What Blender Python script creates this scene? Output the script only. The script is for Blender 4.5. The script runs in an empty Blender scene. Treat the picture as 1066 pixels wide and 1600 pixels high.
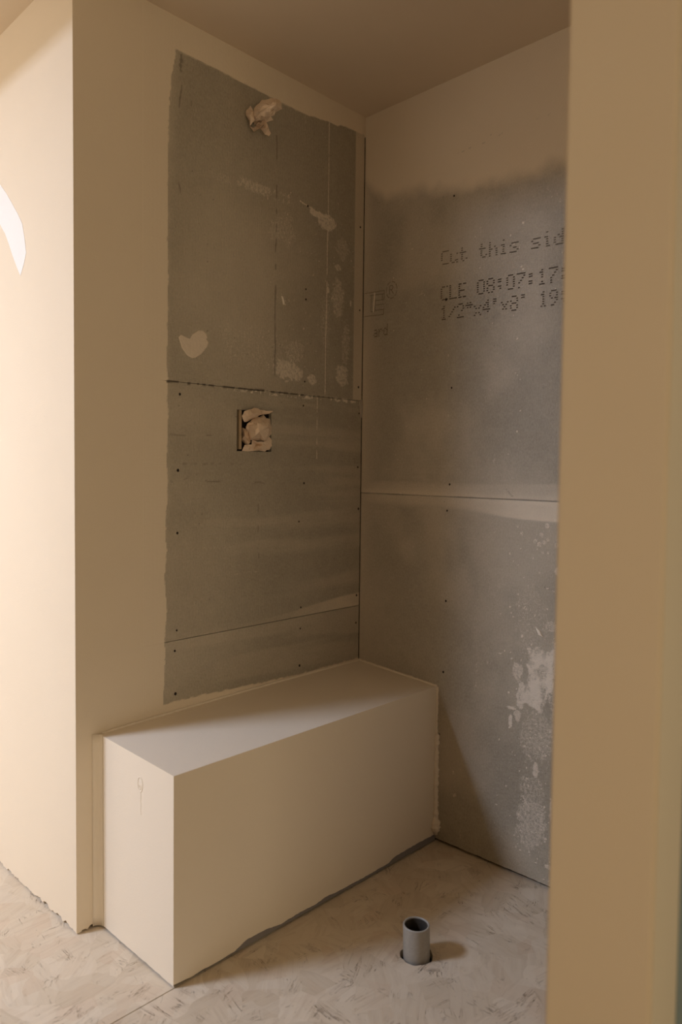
import bpy, bmesh, math, random
import numpy as np
from mathutils import Matrix, Vector

random.seed(7)
S = bpy.context.scene
COL = S.collection

# ------------------------------------------------------------------ camera
cam_d = bpy.data.cameras.new('camera')
cam = bpy.data.objects.new('camera', cam_d)
COL.objects.link(cam)
YAW, PITCH, ROLL = 0.7696, -0.0438, 0.0113
fw = Vector((-math.sin(YAW) * math.cos(PITCH), math.cos(YAW) * math.cos(PITCH), math.sin(PITCH)))
rt = Vector((math.cos(YAW), math.sin(YAW), 0))
up = rt.cross(fw)
rt, up = rt * math.cos(ROLL) + up * math.sin(ROLL), up * math.cos(ROLL) - rt * math.sin(ROLL)
cam.matrix_world = Matrix(((rt.x, up.x, -fw.x, 1.6254), (rt.y, up.y, -fw.y, -1.7712),
                           (rt.z, up.z, -fw.z, 1.0844), (0, 0, 0, 1)))
cam_d.sensor_fit = 'VERTICAL'
cam_d.sensor_height = 36.0
cam_d.lens = 1153.4 / 1600 * 36.0
cam_d.clip_start = 0.02
cam_d.dof.use_dof = True
cam_d.dof.focus_distance = 1.95
cam_d.dof.aperture_fstop = 2.2
S.camera = cam

# ------------------------------------------------------------------ world, light, exposure
world = bpy.data.worlds.new('world')
S.world = world
world.use_nodes = True
world.node_tree.nodes['Background'].inputs[0].default_value = (0.75, 0.85, 1.0, 1)
world.node_tree.nodes['Background'].inputs[1].default_value = 0.3

H = 2.236                       # ceiling height
HV = 2.7                        # unseen ceiling in front of the shower, raised to shape the skylight falloff
SKY = (-1.10, -3.30)            # middle of the skylight in the bathroom ceiling
SKY_R = 0.34                    # half width of the skylight
ld = bpy.data.lights.new('skylight_daylight', 'AREA')
ld.shape = 'SQUARE'
ld.size = 2 * SKY_R - 0.02
ld.energy = 98
ld.color = (0.86, 1.03, 1.41)
lo = bpy.data.objects.new('skylight_daylight', ld)
COL.objects.link(lo)
lo.location = (SKY[0], SKY[1], HV + 0.02)
# added warm fill from the right, set in an unseen made-up doorway
wd = bpy.data.lights.new('added_warm_fill', 'AREA')
wd.shape = 'RECTANGLE'
wd.size = 1.9
wd.size_y = 0.9
wd.energy = 13.5
wd.color = (1.0, 0.80, 0.52)
wo = bpy.data.objects.new('added_warm_fill', wd)
COL.objects.link(wo)
wo.location = (2.77, -1.95, 1.0)
wo.rotation_euler = (0, math.radians(90), 0)

S.view_settings.view_transform = 'Standard'
S.view_settings.look = 'None'
S.view_settings.gamma = 1.0
S.view_settings.use_curve_mapping = False
S.view_settings.exposure = 0.0
S.cycles.max_bounces = 8
S.cycles.diffuse_bounces = 5
S.cycles.caustics_reflective = False
S.cycles.caustics_refractive = False
S.cycles.adaptive_threshold = 0.02
S.cycles.use_denoising = True

# ------------------------------------------------------------------ helpers
def tag(o, label=None, cat=None, group=None, kind=None):
    if label: o['label'] = label
    if cat: o['category'] = cat
    if group: o['group'] = group
    if kind: o['kind'] = kind
    return o

def link(name, me, mat=None, parent=None):
    o = bpy.data.objects.new(name, me)
    COL.objects.link(o)
    if mat: me.materials.append(mat)
    if parent: o.parent = parent
    return o

def mesh_from(name, verts, faces, mat=None, parent=None, smooth=False):
    me = bpy.data.meshes.new(name)
    me.from_pydata(verts, [], faces)
    me.update()
    if smooth:
        me.polygons.foreach_set('use_smooth', [True] * len(me.polygons))
    return link(name, me, mat, parent)

def bm_obj(name, bm, mat=None, parent=None, smooth=False):
    me = bpy.data.meshes.new(name)
    bm.normal_update()
    bm.to_mesh(me); bm.free()
    if smooth:
        me.polygons.foreach_set('use_smooth', [True] * len(me.polygons))
    return link(name, me, mat, parent)

def add_box(bm, x0, x1, y0, y1, z0, z1):
    v = [bm.verts.new((x, y, z)) for z in (z0, z1) for y in (y0, y1) for x in (x0, x1)]
    for f in ((0, 2, 3, 1), (4, 5, 7, 6), (0, 1, 5, 4), (2, 6, 7, 3), (0, 4, 6, 2), (1, 3, 7, 5)):
        bm.faces.new([v[i] for i in f])

def box(name, x0, x1, y0, y1, z0, z1, mat, parent=None):
    bm = bmesh.new()
    add_box(bm, x0, x1, y0, y1, z0, z1)
    return bm_obj(name, bm, mat, parent)

def sm(t):
    t = np.clip(t, 0, 1)
    return t * t * (3 - 2 * t)

def vnoise(x, y, seed=0):
    x = np.asarray(x, float); y = np.asarray(y, float)
    x, y = np.broadcast_arrays(x, y)
    xi = np.floor(x).astype(np.int64); yi = np.floor(y).astype(np.int64)
    fx = x - xi; fy = y - yi
    fx = fx * fx * (3 - 2 * fx); fy = fy * fy * (3 - 2 * fy)
    def h(i, j):
        n = (i * 374761393 + j * 668265263 + seed * 974634617) & 0xffffffff
        n = ((n ^ (n >> 13)) * 1274126177) & 0xffffffff
        return ((n ^ (n >> 16)) & 0xffff) / 65535.0
    a = h(xi, yi) * (1 - fx) + h(xi + 1, yi) * fx
    b = h(xi, yi + 1) * (1 - fx) + h(xi + 1, yi + 1) * fx
    return a * (1 - fy) + b * fy

def fbm(x, y, octaves=4, seed=0):
    s = 0.0; a = 0.5; t = 0.0
    for k in range(octaves):
        s = s + a * vnoise(np.asarray(x) * 2 ** k, np.asarray(y) * 2 ** k, seed + k * 17)
        t += a; a *= 0.5
    return s / t

def poly_dist(u, z, pts):
    d = np.full(u.shape, 1e9)
    for (a, b), (c, e) in zip(pts[:-1], pts[1:]):
        dx, dz = c - a, e - b
        t = np.clip(((u - a) * dx + (z - b) * dz) / (dx * dx + dz * dz), 0, 1)
        d = np.minimum(d, np.hypot(u - a - t * dx, z - b - t * dz))
    return d

def in_poly(u, z, pts):
    r = np.zeros(u.shape, bool)
    for (a, b), (c, e) in zip(pts, pts[1:] + pts[:1]):
        cond = ((b > z) != (e > z)) & (u < (c - a) * (z - b) / ((e - b) if e != b else 1e-9) + a)
        r ^= cond
    return r

# ------------------------------------------------------------------ materials
class NT:
    def __init__(self, name):
        self.m = bpy.data.materials.new(name)
        self.m.use_nodes = True
        self.t = self.m.node_tree
        self.b = self.t.nodes['Principled BSDF']
    def n(self, kind, **kw):
        nd = self.t.nodes.new(kind)
        for k, v in kw.items():
            if k in nd.inputs.keys() if isinstance(k, str) else False:
                nd.inputs[k].default_value = v
            else:
                setattr(nd, k, v)
        return nd
    def l(self, a, b): self.t.links.new(a, b)
    def noise(self, scale, detail=4, rough=0.55, vec=None):
        nd = self.t.nodes.new('ShaderNodeTexNoise')
        nd.inputs['Scale'].default_value = scale
        nd.inputs['Detail'].default_value = detail
        nd.inputs['Roughness'].default_value = rough
        if vec: self.l(vec, nd.inputs['Vector'])
        return nd.outputs['Fac']
    def math(self, op, a, b=None, c=None, clamp=False):
        nd = self.t.nodes.new('ShaderNodeMath'); nd.operation = op; nd.use_clamp = clamp
        for i, v in enumerate((a, b, c)):
            if v is None: continue
            if isinstance(v, (int, float)): nd.inputs[i].default_value = v
            else: self.l(v, nd.inputs[i])
        return nd.outputs[0]
    def mix(self, fac, a, b):
        nd = self.t.nodes.new('ShaderNodeMix'); nd.data_type = 'RGBA'
        for i, v in ((0, fac), (6, a), (7, b)):
            if isinstance(v, (int, float)): nd.inputs[i].default_value = v
            elif isinstance(v, tuple): nd.inputs[i].default_value = (*v, 1)
            else: self.l(v, nd.inputs[i])
        return nd.outputs[2]
    def ramp(self, fac, lo, hi):
        nd = self.t.nodes.new('ShaderNodeMapRange')
        nd.inputs[1].default_value = lo; nd.inputs[2].default_value = hi
        self.l(fac, nd.inputs[0])
        return nd.outputs[0]
    def coord(self):
        return self.t.nodes.new('ShaderNodeTexCoord').outputs['Object']
    def mapping(self, vec, scale=(1, 1, 1), rot=(0, 0, 0)):
        nd = self.t.nodes.new('ShaderNodeMapping')
        nd.inputs['Scale'].default_value = scale; nd.inputs['Rotation'].default_value = rot
        self.l(vec, nd.inputs['Vector'])
        return nd.outputs[0]
    def bump(self, height, strength, dist, prev=None):
        nd = self.t.nodes.new('ShaderNodeBump')
        nd.inputs['Strength'].default_value = strength; nd.inputs['Distance'].default_value = dist
        self.l(height, nd.inputs['Height'])
        if prev: self.l(prev, nd.inputs['Normal'])
        return nd.outputs[0]

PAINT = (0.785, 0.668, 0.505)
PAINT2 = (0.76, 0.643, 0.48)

def mat_paint(name='beige_primer_paint', c1=PAINT, c2=PAINT2, rough=0.55):
    k = NT(name); v = k.coord()
    f = k.noise(5, 3, 0.5, v)
    k.l(k.mix(f, c1, c2), k.b.inputs['Base Color'])
    k.b.inputs['Roughness'].default_value = rough
    k.b.inputs['Specular IOR Level'].default_value = 0.3
    n = k.bump(k.noise(260, 3, 0.6, v), 0.18, 0.0015)
    n = k.bump(k.noise(14, 4, 0.5, v), 0.10, 0.006, n)
    k.l(n, k.b.inputs['Normal'])
    return k.m

def mat_plain(name, col, rough=0.6, spec=0.3, nscale=60, var=0.12, bump=0.2):
    k = NT(name); v = k.coord()
    f = k.noise(nscale, 4, 0.6, v)
    d = tuple(c * (1 - var) for c in col); e = tuple(min(1, c * (1 + var)) for c in col)
    k.l(k.mix(f, d, e), k.b.inputs['Base Color'])
    k.b.inputs['Roughness'].default_value = rough
    k.b.inputs['Specular IOR Level'].default_value = spec
    k.l(k.bump(f, bump, 0.002), k.b.inputs['Normal'])
    return k.m

def mat_board(name, horizontal):
    """grey fibre-faced backer board; mask attribute: R paint overspray, G compound, B dirt lines"""
    k = NT(name); v = k.coord()
    at = k.t.nodes.new('ShaderNodeAttribute'); at.attribute_name = 'mask'
    sp = k.t.nodes.new('ShaderNodeSeparateColor'); k.l(at.outputs['Color'], sp.inputs[0])
    P, G, D = sp.outputs[0], sp.outputs[1], sp.outputs[2]
    fine = k.noise(330, 3, 0.7, v)
    mid = k.noise(38, 5, 0.6, v)
    big = k.noise(4.5, 4, 0.55, v)
    g = k.mix(k.ramp(big, 0.3, 0.7), (0.350, 0.303, 0.220), (0.420, 0.368, 0.275))
    g = k.mix(k.math('MULTIPLY', k.ramp(mid, 0.35, 0.75), 0.45), g, (0.265, 0.225, 0.165))
    tex = k.noise(230, 4, 0.7, k.mapping(v, (1, 1, 0.55)))
    g = k.mix(k.math('MULTIPLY', k.ramp(tex, 0.50, 0.68), 0.42), g, (0.52, 0.46, 0.37))
    g = k.mix(k.math('MULTIPLY', k.ramp(tex, 0.48, 0.32), 0.42), g, (0.20, 0.17, 0.125))
    g = k.mix(k.math('MULTIPLY', k.ramp(fine, 0.5, 0.75), 0.35), g, (0.50, 0.445, 0.355))
    # woven scrim lines
    ax = (0, 1, 0) if horizontal == 'A' else (1, 0, 0)
    w1 = k.t.nodes.new('ShaderNodeTexWave'); w1.bands_direction = 'Y' if horizontal == 'A' else 'X'
    w1.inputs['Scale'].default_value = 90; w1.inputs['Distortion'].default_value = 1.5
    w1.inputs['Detail'].default_value = 2; w1.inputs['Detail Scale'].default_value = 3
    w2 = k.t.nodes.new('ShaderNodeTexWave'); w2.bands_direction = 'Z'
    w2.inputs['Scale'].default_value = 90; w2.inputs['Distortion'].default_value = 1.5
    w2.inputs['Detail'].default_value = 2; w2.inputs['Detail Scale'].default_value = 3
    k.l(v, w1.inputs['Vector']); k.l(v, w2.inputs['Vector'])
    weave = k.math('MULTIPLY', w1.outputs['Fac'], w2.outputs['Fac'])
    g = k.mix(k.math('MULTIPLY', weave, 0.22), g, (0.48, 0.43, 0.35))
    # paint with a broken-up edge
    jit = k.math('MULTIPLY', k.math('SUBTRACT', fine, 0.5), 0.9)
    half = k.math('MULTIPLY', k.math('MULTIPLY', P, k.math('SUBTRACT', 1.0, P)), 4.0)
    pf = k.math('ADD', P, k.math('MULTIPLY', half, k.math('MULTIPLY', jit, 0.5)), clamp=True)
    c = k.mix(pf, g, k.mix(big, PAINT, PAINT2))
    gn = k.math('ADD', k.math('MULTIPLY', k.noise(125, 6, 0.75, v), 0.7), k.math('MULTIPLY', fine, 0.3))
    gj = k.math('MULTIPLY_ADD', G, 2.1, -0.36)
    gj = k.math('ADD', gj, k.math('MULTIPLY', k.math('SUBTRACT', gn, 0.5), 6.5), clamp=True)
    gj = k.math('MULTIPLY', gj, k.ramp(G, 0.02, 0.12))
    gj = k.math('MULTIPLY', gj, k.math('MULTIPLY_ADD', G, 0.5, 0.55), clamp=True)
    c = k.mix(gj, c, (0.78, 0.685, 0.55))
    c = k.mix(D, c, (0.07, 0.05, 0.035))
    k.l(c, k.b.inputs['Base Color'])
    r = k.math('MULTIPLY_ADD', pf, 0.12, 0.44)
    k.l(r, k.b.inputs['Roughness'])
    k.b.inputs['Specular IOR Level'].default_value = 0.42
    inv = k.math('SUBTRACT', 1.0, k.math('MULTIPLY', pf, 0.75))
    n = k.bump(k.math('MULTIPLY', weave, inv), 0.5, 0.0012)
    n = k.bump(k.math('MULTIPLY', k.noise(150, 4, 0.6, v), inv), 0.55, 0.003, n)
    n = k.bump(k.noise(12, 3, 0.5, v), 0.12, 0.008, n)
    n = k.bump(k.math('ADD', gj, k.math('MULTIPLY', D, -1.0)), 0.35, 0.0015, n)
    k.l(n, k.b.inputs['Normal'])
    return k.m

def mat_osb():
    k = NT('paint_sprayed_strand_board'); v = k.coord()
    def flakes(scale, seed):
        mp = k.t.nodes.new('ShaderNodeMapping'); mp.inputs['Location'].default_value = (seed, seed * 1.7, 0)
        k.l(v, mp.inputs['Vector'])
        warp = k.t.nodes.new('ShaderNodeTexNoise'); warp.inputs['Scale'].default_value = 9; warp.inputs['Detail'].default_value = 2
        k.l(mp.outputs[0], warp.inputs['Vector'])
        mx = k.t.nodes.new('ShaderNodeMix'); mx.data_type = 'VECTOR'; mx.inputs[0].default_value = 0.06
        k.l(mp.outputs[0], mx.inputs[4]); k.l(warp.outputs['Color'], mx.inputs[5])
        vo = k.t.nodes.new('ShaderNodeTexVoronoi'); vo.inputs['Scale'].default_value = scale
        vo.voronoi_dimensions = '2D'
        k.l(mx.outputs[1], vo.inputs['Vector'])
        s = k.t.nodes.new('ShaderNodeSeparateColor'); k.l(vo.outputs['Color'], s.inputs[0])
        ang = k.math('MULTIPLY_ADD', s.outputs[0], 2.2, -0.3)
        rot = k.t.nodes.new('ShaderNodeVectorRotate'); rot.rotation_type = 'Z_AXIS'
        k.l(mp.outputs[0], rot.inputs['Vector']); k.l(ang, rot.inputs['Angle'])
        st = k.mapping(rot.outputs[0], (7, 75, 1))
        ns = k.t.nodes.new('ShaderNodeTexNoise'); ns.inputs['Scale'].default_value = 1.0
        ns.inputs['Detail'].default_value = 5; ns.inputs['Roughness'].default_value = 0.6
        k.l(st, ns.inputs['Vector'])
        return ns.outputs['Fac'], s.outputs[1], vo.outputs['Distance']
    s1, c1, d1 = flakes(14, 0.3)
    s2, c2, d2 = flakes(24, 4.1)
    big = k.noise(6, 4, 0.6, v)
    med = k.noise(30, 4, 0.6, v)
    col = k.mix(c1, (0.595, 0.49, 0.355), (0.695, 0.585, 0.44))
    col = k.mix(k.math('MULTIPLY', k.ramp(s1, 0.48, 0.70), 0.38), col, (0.45, 0.335, 0.225))
    col = k.mix(k.math('MULTIPLY', k.ramp(c2, 0.55, 1.0), 0.30), col, (0.72, 0.63, 0.50))
    col = k.mix(k.math('MULTIPLY', k.ramp(c2, 0.30, 0.0), 0.25), col, (0.60, 0.43, 0.30))
    col = k.mix(k.math('MULTIPLY', k.ramp(med, 0.5, 0.8), 0.25), col, (0.55, 0.43, 0.31))
    # dark slivers between strands
    rid = k.math('ABSOLUTE', k.math('SUBTRACT', s2, 0.5))
    crack = k.ramp(rid, 0.016, 0.003)
    msk = k.ramp(k.noise(17, 3, 0.6, v), 0.54, 0.68)
    rid1 = k.math('ABSOLUTE', k.math('SUBTRACT', s1, 0.56))
    crack1 = k.ramp(rid1, 0.014, 0.003)
    msk1 = k.ramp(k.noise(11, 3, 0.6, k.mapping(v, (1, 1, 1), (0, 0, 1.0))), 0.54, 0.66)
    cr = k.math('MAXIMUM', k.math('MULTIPLY', crack, msk), k.math('MULTIPLY', crack1, msk1))
    col = k.mix(k.math('MULTIPLY', cr, 0.85), col, (0.16, 0.10, 0.055))
    sp = k.ramp(k.noise(75, 2, 0.5, v), 0.74, 0.79)
    col = k.mix(k.math('MULTIPLY', sp, 0.7), col, (0.2, 0.13, 0.08))
    k.l(col, k.b.inputs['Base Color'])
    k.b.inputs['Roughness'].default_value = 0.6
    k.b.inputs['Specular IOR Level'].default_value = 0.3
    h = k.math('ADD', k.math('MULTIPLY', c1, 0.5), k.math('MULTIPLY', s1, 0.6))
    h = k.math('ADD', h, k.math('MULTIPLY', cr, -0.8))
    k.l(k.bump(h, 0.5, 0.0035), k.b.inputs['Normal'])
    return k.m

M_PAINT = mat_paint()
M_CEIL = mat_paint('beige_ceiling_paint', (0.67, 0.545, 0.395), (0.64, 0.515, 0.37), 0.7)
M_BENCH = mat_paint('smooth_bench_paint', (0.815, 0.71, 0.56), (0.795, 0.69, 0.54), 0.5)
M_BA = mat_board('backer_board_a', 'A')
M_BB = mat_board('backer_board_b', 'B')
M_OSB = mat_osb()
M_CORE = mat_plain('raw_framing', (0.055, 0.038, 0.025), 0.9, 0.1)
M_DARK = mat_plain('void_shade', (0.02, 0.015, 0.012), 0.95, 0.05)  # near-black colour stands in for the shade in open hollows
M_PATCH = mat_plain('white_joint_compound', (0.86, 0.82, 0.77), 0.6, 0.25, 90, 0.03)
M_MUD = mat_plain('beige_joint_compound', (0.72, 0.61, 0.475), 0.65, 0.2, 120, 0.08, 0.35)
M_PAPER = mat_plain('tan_masking_paper', (0.76, 0.59, 0.43), 0.7, 0.2, 90, 0.08, 0.3)
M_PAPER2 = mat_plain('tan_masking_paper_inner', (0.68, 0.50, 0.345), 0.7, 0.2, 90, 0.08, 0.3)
M_WOOD = mat_plain('pine_blocking', (0.46, 0.34, 0.21), 0.7, 0.2, 40, 0.15)
M_INK = mat_plain('faded_printer_ink', (0.14, 0.11, 0.08), 0.8, 0.1)
M_INK2 = mat_plain('pale_printer_ink', (0.20, 0.165, 0.12), 0.8, 0.1)
M_SCREW = mat_plain('dark_screw_head', (0.035, 0.025, 0.02), 0.7, 0.2)
M_PVC = mat_plain('grey_paint_dusted_pvc', (0.36, 0.33, 0.28), 0.45, 0.4, 130, 0.16, 0.15)
M_BORE = mat_plain('shaded_pipe_bore', (0.07, 0.058, 0.045), 0.7, 0.2, 90, 0.3)  # near-black colour carries the shade inside the pipe
M_GREY = mat_plain('grey_membrane', (0.23, 0.205, 0.19), 0.6, 0.3, 50, 0.1)
M_GREEN = mat_plain('grey_green_drywall', (0.25, 0.325, 0.35), 0.75, 0.2, 20, 0.05)
M_METAL = mat_plain('white_trim', (0.8, 0.78, 0.74), 0.5, 0.3)
M_GRIT = mat_plain('gritty_grey_compound', (0.46, 0.40, 0.32), 0.8, 0.2, 200, 0.3, 0.5)
M_CREAM = mat_plain('cream_paint_flake', (0.85, 0.76, 0.62), 0.6, 0.2)

# ------------------------------------------------------------------ the room shell
LA = 0.977           # near end of the shower wall with the valve (y = -LA)
PX0, PX1 = 1.207, 1.331   # right jamb of the shower opening
X0, X1, Y0 = -2.4, 2.7, -4.6
YS = -1.5            # unseen end of the shower ceiling, set to shade the upper left wall

# floor: joist void, then two strand-board panels that meet along the bench front
floor = tag(box('floor', X0, X1, Y0, 0.15, -0.16, -0.10, M_DARK), kind='structure')
SX = 0.3185
FT = 0.018
def floor_panel(x0, x1, hole=None):
    bm = bmesh.new()
    if not hole:
        add_box(bm, x0, x1, Y0, 0.02, -FT, 0)
    else:
        hx, hy, hr = hole
        q = 0.12
        for (a, b, c, d) in ((x0, hx - q, Y0, 0.02), (hx + q, x1, Y0, 0.02),
                             (hx - q, hx + q, Y0, hy - q), (hx - q, hx + q, hy + q, 0.02)):
            vs = [bm.verts.new((x, y, 0)) for x, y in ((a, c), (b, c), (b, d), (a, d))]
            bm.faces.new(vs)
        n = 48
        ring, outer, low = [], [], []
        for i in range(n):
            t = 2 * math.pi * i / n
            c, s = math.cos(t), math.sin(t)
            w = hr * (1 + 0.03 * math.sin(5 * t + 1) + 0.02 * math.sin(11 * t))
            ring.append(bm.verts.new((hx + w * c, hy + w * s, 0)))
            low.append(bm.verts.new((hx + w * c, hy + w * s, -FT)))
            m = max(abs(c), abs(s))
            outer.append(bm.verts.new((hx + q * c / m, hy + q * s / m, 0)))
        for i in range(n):
            j = (i + 1) % n
            bm.faces.new((outer[i], outer[j], ring[j], ring[i]))
            bm.faces.new((ring[i], ring[j], low[j], low[i]))
        for (a, b, c, d) in ((x0, x0, Y0, 0.02),):
            vs = [bm.verts.new(p) for p in ((x0, Y0, 0), (x0, 0.02, 0), (x0, 0.02, -FT), (x0, Y0, -FT))]
            bm.faces.new(vs)
        bmesh.ops.remove_doubles(bm, verts=bm.verts, dist=1e-5)
        bmesh.ops.recalc_face_normals(bm, faces=bm.faces)
    return bm_obj('strand_board_panel', bm, M_OSB, floor)
PIPE = (0.6142, -0.4627)
floor_panel(X0, SX - 0.0013)
p2 = floor_panel(SX + 0.0013, X1, (PIPE[0], PIPE[1], 0.0375))

# ceiling with the skylight opening
bm = bmesh.new()
sx0, sx1, sy0, sy1 = SKY[0] - SKY_R, SKY[0] + SKY_R, SKY[1] - SKY_R, SKY[1] + SKY_R
add_box(bm, X0, X1, YS, 0.15, H, H + 0.10)
add_box(bm, X0, X1, YS, YS + 0.1, H + 0.10, HV + 0.10)
add_box(bm, X0, sx0, Y0, YS, HV, HV + 0.10)
add_box(bm, sx1, X1, Y0, YS, HV, HV + 0.10)
add_box(bm, sx0, sx1, Y0, sy0, HV, HV + 0.10)
add_box(bm, sx0, sx1, sy1, YS, HV, HV + 0.10)
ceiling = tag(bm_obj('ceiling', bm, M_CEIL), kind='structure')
bm = bmesh.new()
w = 0.05
for a in ((sx0 - w, sx1 + w, sy0 - w, sy0), (sx0 - w, sx1 + w, sy1, sy1 + w), (sx0 - w, sx0, sy0, sy1), (sx1, sx1 + w, sy0, sy1)):
    add_box(bm, *a, HV - 0.012, HV - 0.0005)
tag(bm_obj('window_1', bm, M_METAL), kind='structure')

def skin(name, plane, pos, u0, u1, z1, mat, parent=None, thick=0.0125, sign=1, ragged=0.006, base=0.004, seed=1, step=0.003):
    """painted wall face with a ragged bottom edge above a dark gap.
    plane 'x': face at x=pos looking along sign*x, u is y;  plane 'y': face at y=pos, u is x."""
    n = max(2, int((u1 - u0) / step))
    us = np.linspace(u0, u1, n + 1)
    zb = base + ragged * np.clip(fbm(us * 70, us * 0 + 3.3, 5, seed) * 3.0 - 1.25, 0, 1) + 0.0012 * vnoise(us * 400, us * 0, seed)
    V, F = [], []
    for u, b in zip(us, zb):
        for dpt in (0, -thick * sign):
            for z in (b, z1):
                V.append((pos + dpt, u, z) if plane == 'x' else (u, pos + dpt, z))
    for i in range(n):
        a, b = 4 * i, 4 * i + 4
        F += [(a, b, b + 1, a + 1), (a + 2, a + 3, b + 3, b + 2), (a, a + 2, b + 2, b), (a + 1, b + 1, b + 3, a + 3)]
    F += [(0, 1, 3, 2), (4 * n, 4 * n + 2, 4 * n + 3, 4 * n + 1)]
    o = mesh_from(name, V, F, mat, parent)
    bm = bmesh.new(); bm.from_mesh(o.data)
    bmesh.ops.recalc_face_normals(bm, faces=bm.faces)
    bm.to_mesh(o.data); bm.free()
    return o

# wall with valve and shower arm (plane x = 0) and its near end (plane y = -LA)
wall_left = tag(box('wall_left', -0.09, -0.0126, -LA + 0.0126, -0.002, 0.0, H, M_CORE), kind='structure')
end_core = tag(box('wall_front', X0, -0.0126, -LA + 0.0126, -LA + 0.09, 0.0, H, M_CORE), kind='structure')
bm = bmesh.new()
ef = skin('painted_face', 'y', -LA, X0, 0.0, H, M_PAINT, end_core, sign=-1, seed=4, ragged=0.009, base=0.002)
sf = skin('painted_face', 'x', 0.0, -LA + 0.0125, -0.80, H, M_PAINT, wall_left, sign=1, seed=9, ragged=0.012, base=0.002)
# hidden lower part of that wall behind the bench
box('painted_face', -0.0125, -0.0005, -0.80, -0.004, 0.004, 0.40, M_PAINT, wall_left)

# back wall of the shower (plane y = 0)
wall_back = tag(box('wall_back', -0.09, PX1, 0.0126, 0.15, 0.0, H, M_CORE), kind='structure')

# right side wall of the shower, its near end seen as a pale jamb
bm = bmesh.new()
add_box(bm, PX0, PX1, -LA, -0.0005, 0.0, H)
bmesh.ops.bevel(bm, geom=[e for e in bm.edges if abs(e.verts[0].co.z - e.verts[1].co.z) > 1 and e.verts[0].co.y < -0.9],
                offset=0.003, segments=2, affect='EDGES')
tag(bm_obj('wall_right', bm, M_PAINT), kind='structure')
# unpainted drywall set back beyond the jamb
tag(box('wall_far_right', PX1 + 0.0005, X1, -0.90, -0.78, 0.0, H, M_GREEN), kind='structure')
# the rest of the room out of view, with an added blocker and fill opening
tag(box('wall_rear', X0, X1, Y0 - 0.1, Y0, 0.0, HV, M_PAINT), kind='structure')
tag(box('wall_outer_left', X0 - 0.1, X0, Y0, 0.15, 0.0, HV, M_PAINT), kind='structure')
bm = bmesh.new()
add_box(bm, X1, X1 + 0.1, Y0, -2.42, 0.0, HV)
add_box(bm, X1, X1 + 0.1, -1.48, 0.15, 0.0, HV)
add_box(bm, X1, X1 + 0.1, -2.42, -1.48, 2.05, HV)
tag(bm_obj('wall_outer_right', bm, M_PAINT), kind='structure')
tag(box('wall_light_blocker', 0.16, 0.27, Y0, -1.80, 0.0, HV, M_PAINT), kind='structure')  # unseen wall added to keep the skylight off the right jamb
bm = bmesh.new()
for a in ((-2.49, -2.42, 0.0, 2.05), (-1.48, -1.41, 0.0, 2.05), (-2.49, -1.41, 2.05, 2.12)):
    add_box(bm, X1 - 0.015, X1 - 0.0005, *a)
tag(bm_obj('fill_opening_trim', bm, M_METAL), kind='structure')  # trim of the unseen opening added for the warm fill

# ------------------------------------------------------------------ backer boards
EDGE = [(-0.7435, 0.40), (-0.7435, 0.4963), (-0.7379, 0.5533), (-0.736, 0.6194), (-0.7361, 0.6641), (-0.7305, 0.7509),
        (-0.7363, 0.8338), (-0.7307, 0.899), (-0.7345, 0.9646), (-0.729, 1.046), (-0.7328, 1.1272), (-0.7273, 1.2246),
        (-0.7293, 1.3292), (-0.7294, 1.4494), (-0.7278, 1.5932), (-0.7298, 1.7352), (-0.7299, 1.8609), (-0.7282, 1.9865),
        (-0.7191, 2.0834), (-0.7062, 2.1556), (-0.700, 2.24)]
TOP = [(-0.80, 2.1556), (-0.7062, 2.1556), (-0.4492, 2.1543), (-0.3796, 2.1520), (-0.2559, 2.1538), (-0.163, 2.1665),
       (-0.128, 2.1660), (-0.115, 2.1730), (-0.0931, 2.1765), (-0.0495, 2.1770), (0.0, 2.180)]
def seam_open(u): return 0.15 + 0.85 * sm((np.asarray(u) + 0.742) / 0.010)
def seam_up(u): return 1.3389 + 0.0132 * np.asarray(u)
def seam_low(u): return 0.6745 + 0.0165 * np.asarray(u)
BENCH_LINE = [(-0.95, 0.472), (-0.80, 0.4945), (-0.65, 0.4965), (-0.43, 0.4905), (-0.23, 0.4875), (0.0, 0.4945)]

def stamp(mask, U, Z, pts, val=1.0):
    for (a, b, r) in pts:
        sel = (abs(U - a) < 2 * r) & (abs(Z - b) < 2 * r)
        dd = np.hypot(U - a, Z - b)
        mask[sel] = np.maximum(mask[sel], val * sm((r * 1.3 - dd[sel]) / (r * 0.6)))

def dashes(mask, U, Z, pts, wid, freq, thr, val, seed, wob=0.0, vertical=True):
    W = wob * (fbm((Z if vertical else U) * 30, U * 0 + seed, 3, seed) - 0.5)
    d = poly_dist(U + (W if vertical else 0), Z + (0 if vertical else W), pts)
    on = sm((vnoise((Z if vertical else U) * freq, U * 0 + 0.5, seed) - thr) / 0.1)
    np.maximum(mask, val * sm((wid - d) / (wid * 0.6)) * on, out=mask)

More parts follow.
